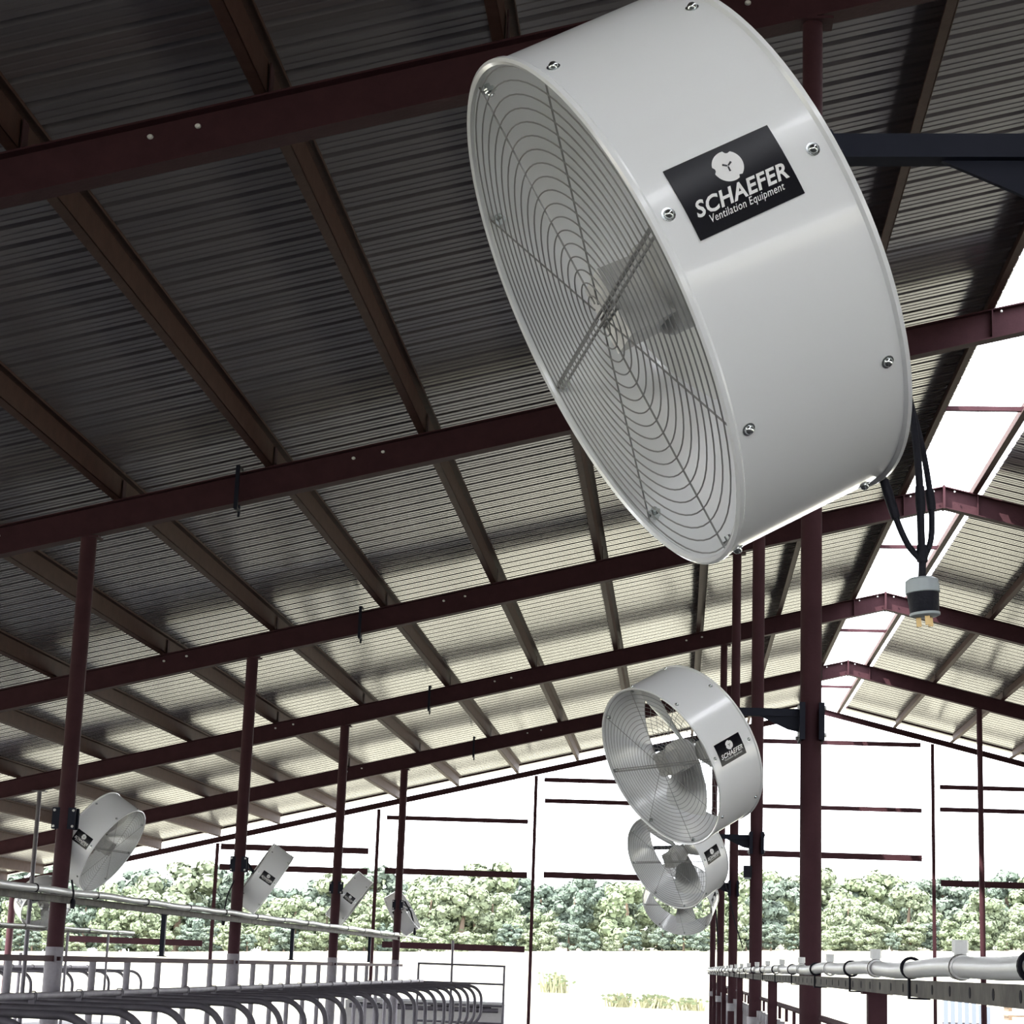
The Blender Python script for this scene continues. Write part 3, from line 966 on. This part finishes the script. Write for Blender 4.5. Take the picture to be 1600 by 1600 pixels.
# things outside the gable at right
cp = thing('ribbed_sheet_stack', 'pale blue ribbed metal sheets standing outside at lower right', 'metal sheets', (8.35, 60.5, ground_z(8, 60)))
for k in range(7):
    MB().box((-.6 + k * .2, .02 * (k % 2), .55 - .02 * k), (.13, .05, 1.15 - .05 * k)).build('sheet', SIDING, cp, smooth=False)
MB().box((0, .06, .35), (1.4, .05, .08)).build('rack_rail', GALV, cp, smooth=False)
pt = thing('pallet_pile', 'weathered timber pallets at the lower right edge', 'pallets', (10.1, 60.5, ground_z(10, 60)))
WOOD = mat('weathered_timber', (.14, .095, .06), .85, 0, (.10, .065, .04), 4, .9)
for k in range(4):
    MB().box((0, 0, .12 + .25 * k), (1.3, .9, .04)).build('deck_board', WOOD, pt, smooth=False)
    for sx in (-.58, 0, .58):
        MB().box((sx, 0, .05 + .25 * k), (.10, .9, .10)).build('bearer', WOOD, pt, smooth=False)
hg = thing('hanging_plug', 'black plug hanging under the channel at the lower right corner', 'plug', (.60, 3.42, 1.585))
MB().tube([(0, 0, .03), (0, 0, 0)], .004, 8).build('cord', RUBBER, hg)
MB().tube([(0, 0, .0), (0, 0, -.012), (0, 0, -.04), (0, 0, -.05)], [.010, .014, .014, .010], 14).build('body', RUBBER, hg)

# ------------------------------------------------------------------ trees
def tree_mesh(seed, h, w, matl, leaf, lumps, per):
    rnd = random.Random(seed)
    M_ = MB()
    L = []
    for k in range(lumps):
        t = rnd.random() ** .8
        z = h * (.10 + .82 * t)
        rr = w * (.5 + .5 * math.sin(math.pi * min(.15 + .75 * t, 1))) * .62 * math.sqrt(rnd.random())
        a = rnd.random() * 2 * math.pi
        r = w * (.16 + .20 * rnd.random()) * (1.05 - .40 * t)
        L.append((Vector((rr * math.cos(a), rr * math.sin(a), z)), r))
    for c, r in L:
        # solid core so the crown does not show daylight everywhere
        n0 = len(M_.v)
        for i in range(5):
            th = math.pi * i / 4
            for j in range(7):
                ph = 2 * math.pi * j / 7
                M_.v.append(c + Vector((math.sin(th) * math.cos(ph), math.sin(th) * math.sin(ph), math.cos(th) * .8)) * r * .72)
        for i in range(4):
            for j in range(7):
                M_.f.append([n0 + i * 7 + j, n0 + i * 7 + (j + 1) % 7, n0 + (i + 1) * 7 + (j + 1) % 7, n0 + (i + 1) * 7 + j])
        for k in range(per):
            d = Vector((rnd.gauss(0, 1), rnd.gauss(0, 1), rnd.gauss(.25, 1))).normalized()
            p = c + Vector((d.x, d.y, d.z * .85)) * r * (.72 + .38 * rnd.random())
            u = d.cross(Vector((rnd.gauss(0, 1), rnd.gauss(0, 1), rnd.gauss(0, 1)))).normalized()
            v = d.cross(u)
            tilt = rnd.gauss(0, .45)
            v = (v + d * tilt).normalized()
            s = leaf * (.6 + .8 * rnd.random())
            i0 = len(M_.v)
            M_.v += [p - u * s * .5, p - v * s * .35 + d * s * .1, p + u * s * .5, p + v * s * .5 - d * s * .12]
            M_.f.append([i0, i0 + 1, i0 + 2, i0 + 3])
    me = bpy.data.meshes.new('crown')
    me.from_pydata([tuple(p) for p in M_.v], [], M_.f)
    me.materials.append(matl)
    return me
def trunk_mesh(h):
    return MB().tube([(0, 0, -.4), (.05, 0, h * .25), (-.05, .05, h * .5), (.05, 0, h * .8)], [.22, .17, .12, .05], 7).mesh('trunk', TRUNK)
crownsA = [tree_mesh(11 + k, 1.0, .62, LEAF_A, .062, 30, 130) for k in range(5)]
crownsB = [tree_mesh(31 + k, 1.0, .46, LEAF_B, .058, 32, 130) for k in range(5)]
trunk_me = trunk_mesh(1.0)
rnd = random.Random(5)
def tree(x, yy, h, crown, label, grp, wx=1.0, nm='tree'):
    z = ground_z(x, yy) - .1
    t = thing(nm, label, 'tree' if nm == 'tree' else 'bush', (x, yy, z), grp)
    a = rnd.random() * 6.28
    o = obj('crown', crown, t, None, (0, 0, a), (h * wx, h * wx, h))
    obj('trunk', trunk_me, t, None, (0, 0, a), (h * .25, h * .25, h))
    return t
# rear rank, taller and darker
x = -88
k = 0
c = 0
while x < 49:
    u = 1059 + x * 12.2
    hh = 10.4 if u < 330 else (9.2 if u < 600 else (10.2 if u < 800 else (8.0 if u < 1150 else 8.6)))
    hh *= .88 + .26 * rnd.random()
    c += 1
    crown = crownsB[k % 5] if rnd.random() < .75 else crownsA[k % 5]
    tree(x, 252 + 14 * rnd.random(), hh, crown, 'tall tree in the rear rank of the tree line, ' + ordinal(c) + ' from the left', 'rear rank of the tree line', 1.15)
    x += 3.0 + 1.7 * rnd.random()
    k += 1
x = -94
c = 0
while x < 54:
    c += 1
    tree(x, 282 + 8 * rnd.random(), 7.6 + 1.6 * rnd.random(), crownsB[k % 5], 'dim tree in the hindmost rank of the tree line, ' + ordinal(c) + ' from the left', 'hindmost rank of the tree line', 1.35)
    x += 3.4 + 1.2 * rnd.random()
    k += 1
x = -84
c = 0
while x < 46:
    c += 1
    crown = crownsA[k % 5] if rnd.random() < .68 else crownsB[k % 5]
    tree(x, 232 + 8 * rnd.random(), 4.2 + 3.9 * rnd.random(), crown, 'leafy tree in the front rank of the tree line, ' + ordinal(c) + ' from the left', 'front rank of the tree line', 1.05)
    x += 2.4 + 2.0 * rnd.random()
    k += 1
x = -80
c = 0
while x < 44:
    c += 1
    tree(x, 225 + 4 * rnd.random(), 1.6 + 1.9 * rnd.random(), crownsA[k % 5] if rnd.random() < .5 else crownsB[k % 5], 'low bush at the foot of the trees, ' + ordinal(c) + ' from the left', 'bushes at the foot of the tree line', 1.5, 'bush')
    x += 1.9 + 1.3 * rnd.random()
    k += 1
# weeds in the pasture
for (wx, d, h, w) in ((-4.96, 84, 0.9, 'tallest, beside the middle gable column'), (-1.99, 72, 0.55, 'at the bottom of the picture, left one'), (-0.79, 72, 0.5, 'at the bottom of the picture, right one'), (0.31, 71, 0.45, 'close to the foot of the fan posts')):
    t = thing('weed_tuft', 'yellow green weed tuft in the bright pasture, ' + w, 'weed', (wx, d, ground_z(wx, d)))
    wm = MB()
    for q in range(60):
        a = rnd.random() * 6.28
        r0 = .25 * rnd.random()
        b0 = Vector((r0 * math.cos(a) * 2.4, r0 * math.sin(a), 0))
        tip = b0 + Vector((rnd.gauss(0, .15), rnd.gauss(0, .1), h * (.5 + .6 * rnd.random())))
        s = Vector((.035, 0, 0))
        i0 = len(wm.v)
        wm.v += [b0 - s, b0 + s, b0.lerp(tip, .6) + s, tip, b0.lerp(tip, .6) - s]
        wm.f.append([i0, i0 + 1, i0 + 2, i0 + 3, i0 + 4])
    wm.build('blades', STRAW, t, smooth=False)
    wm2 = MB()
    for q in range(40):
        c_ = Vector((rnd.gauss(0, .3), rnd.gauss(0, .2), h * (.3 + .6 * rnd.random())))
        i0 = len(wm2.v)
        s = .09
        wm2.v += [c_ + Vector((-s, 0, 0)), c_ + Vector((0, .03, -s * .5)), c_ + Vector((s, 0, 0)), c_ + Vector((0, -.03, s * .6))]
        wm2.f.append([i0, i0 + 1, i0 + 2, i0 + 3])
    wm2.build('leaves', LEAF_A, t, smooth=False)
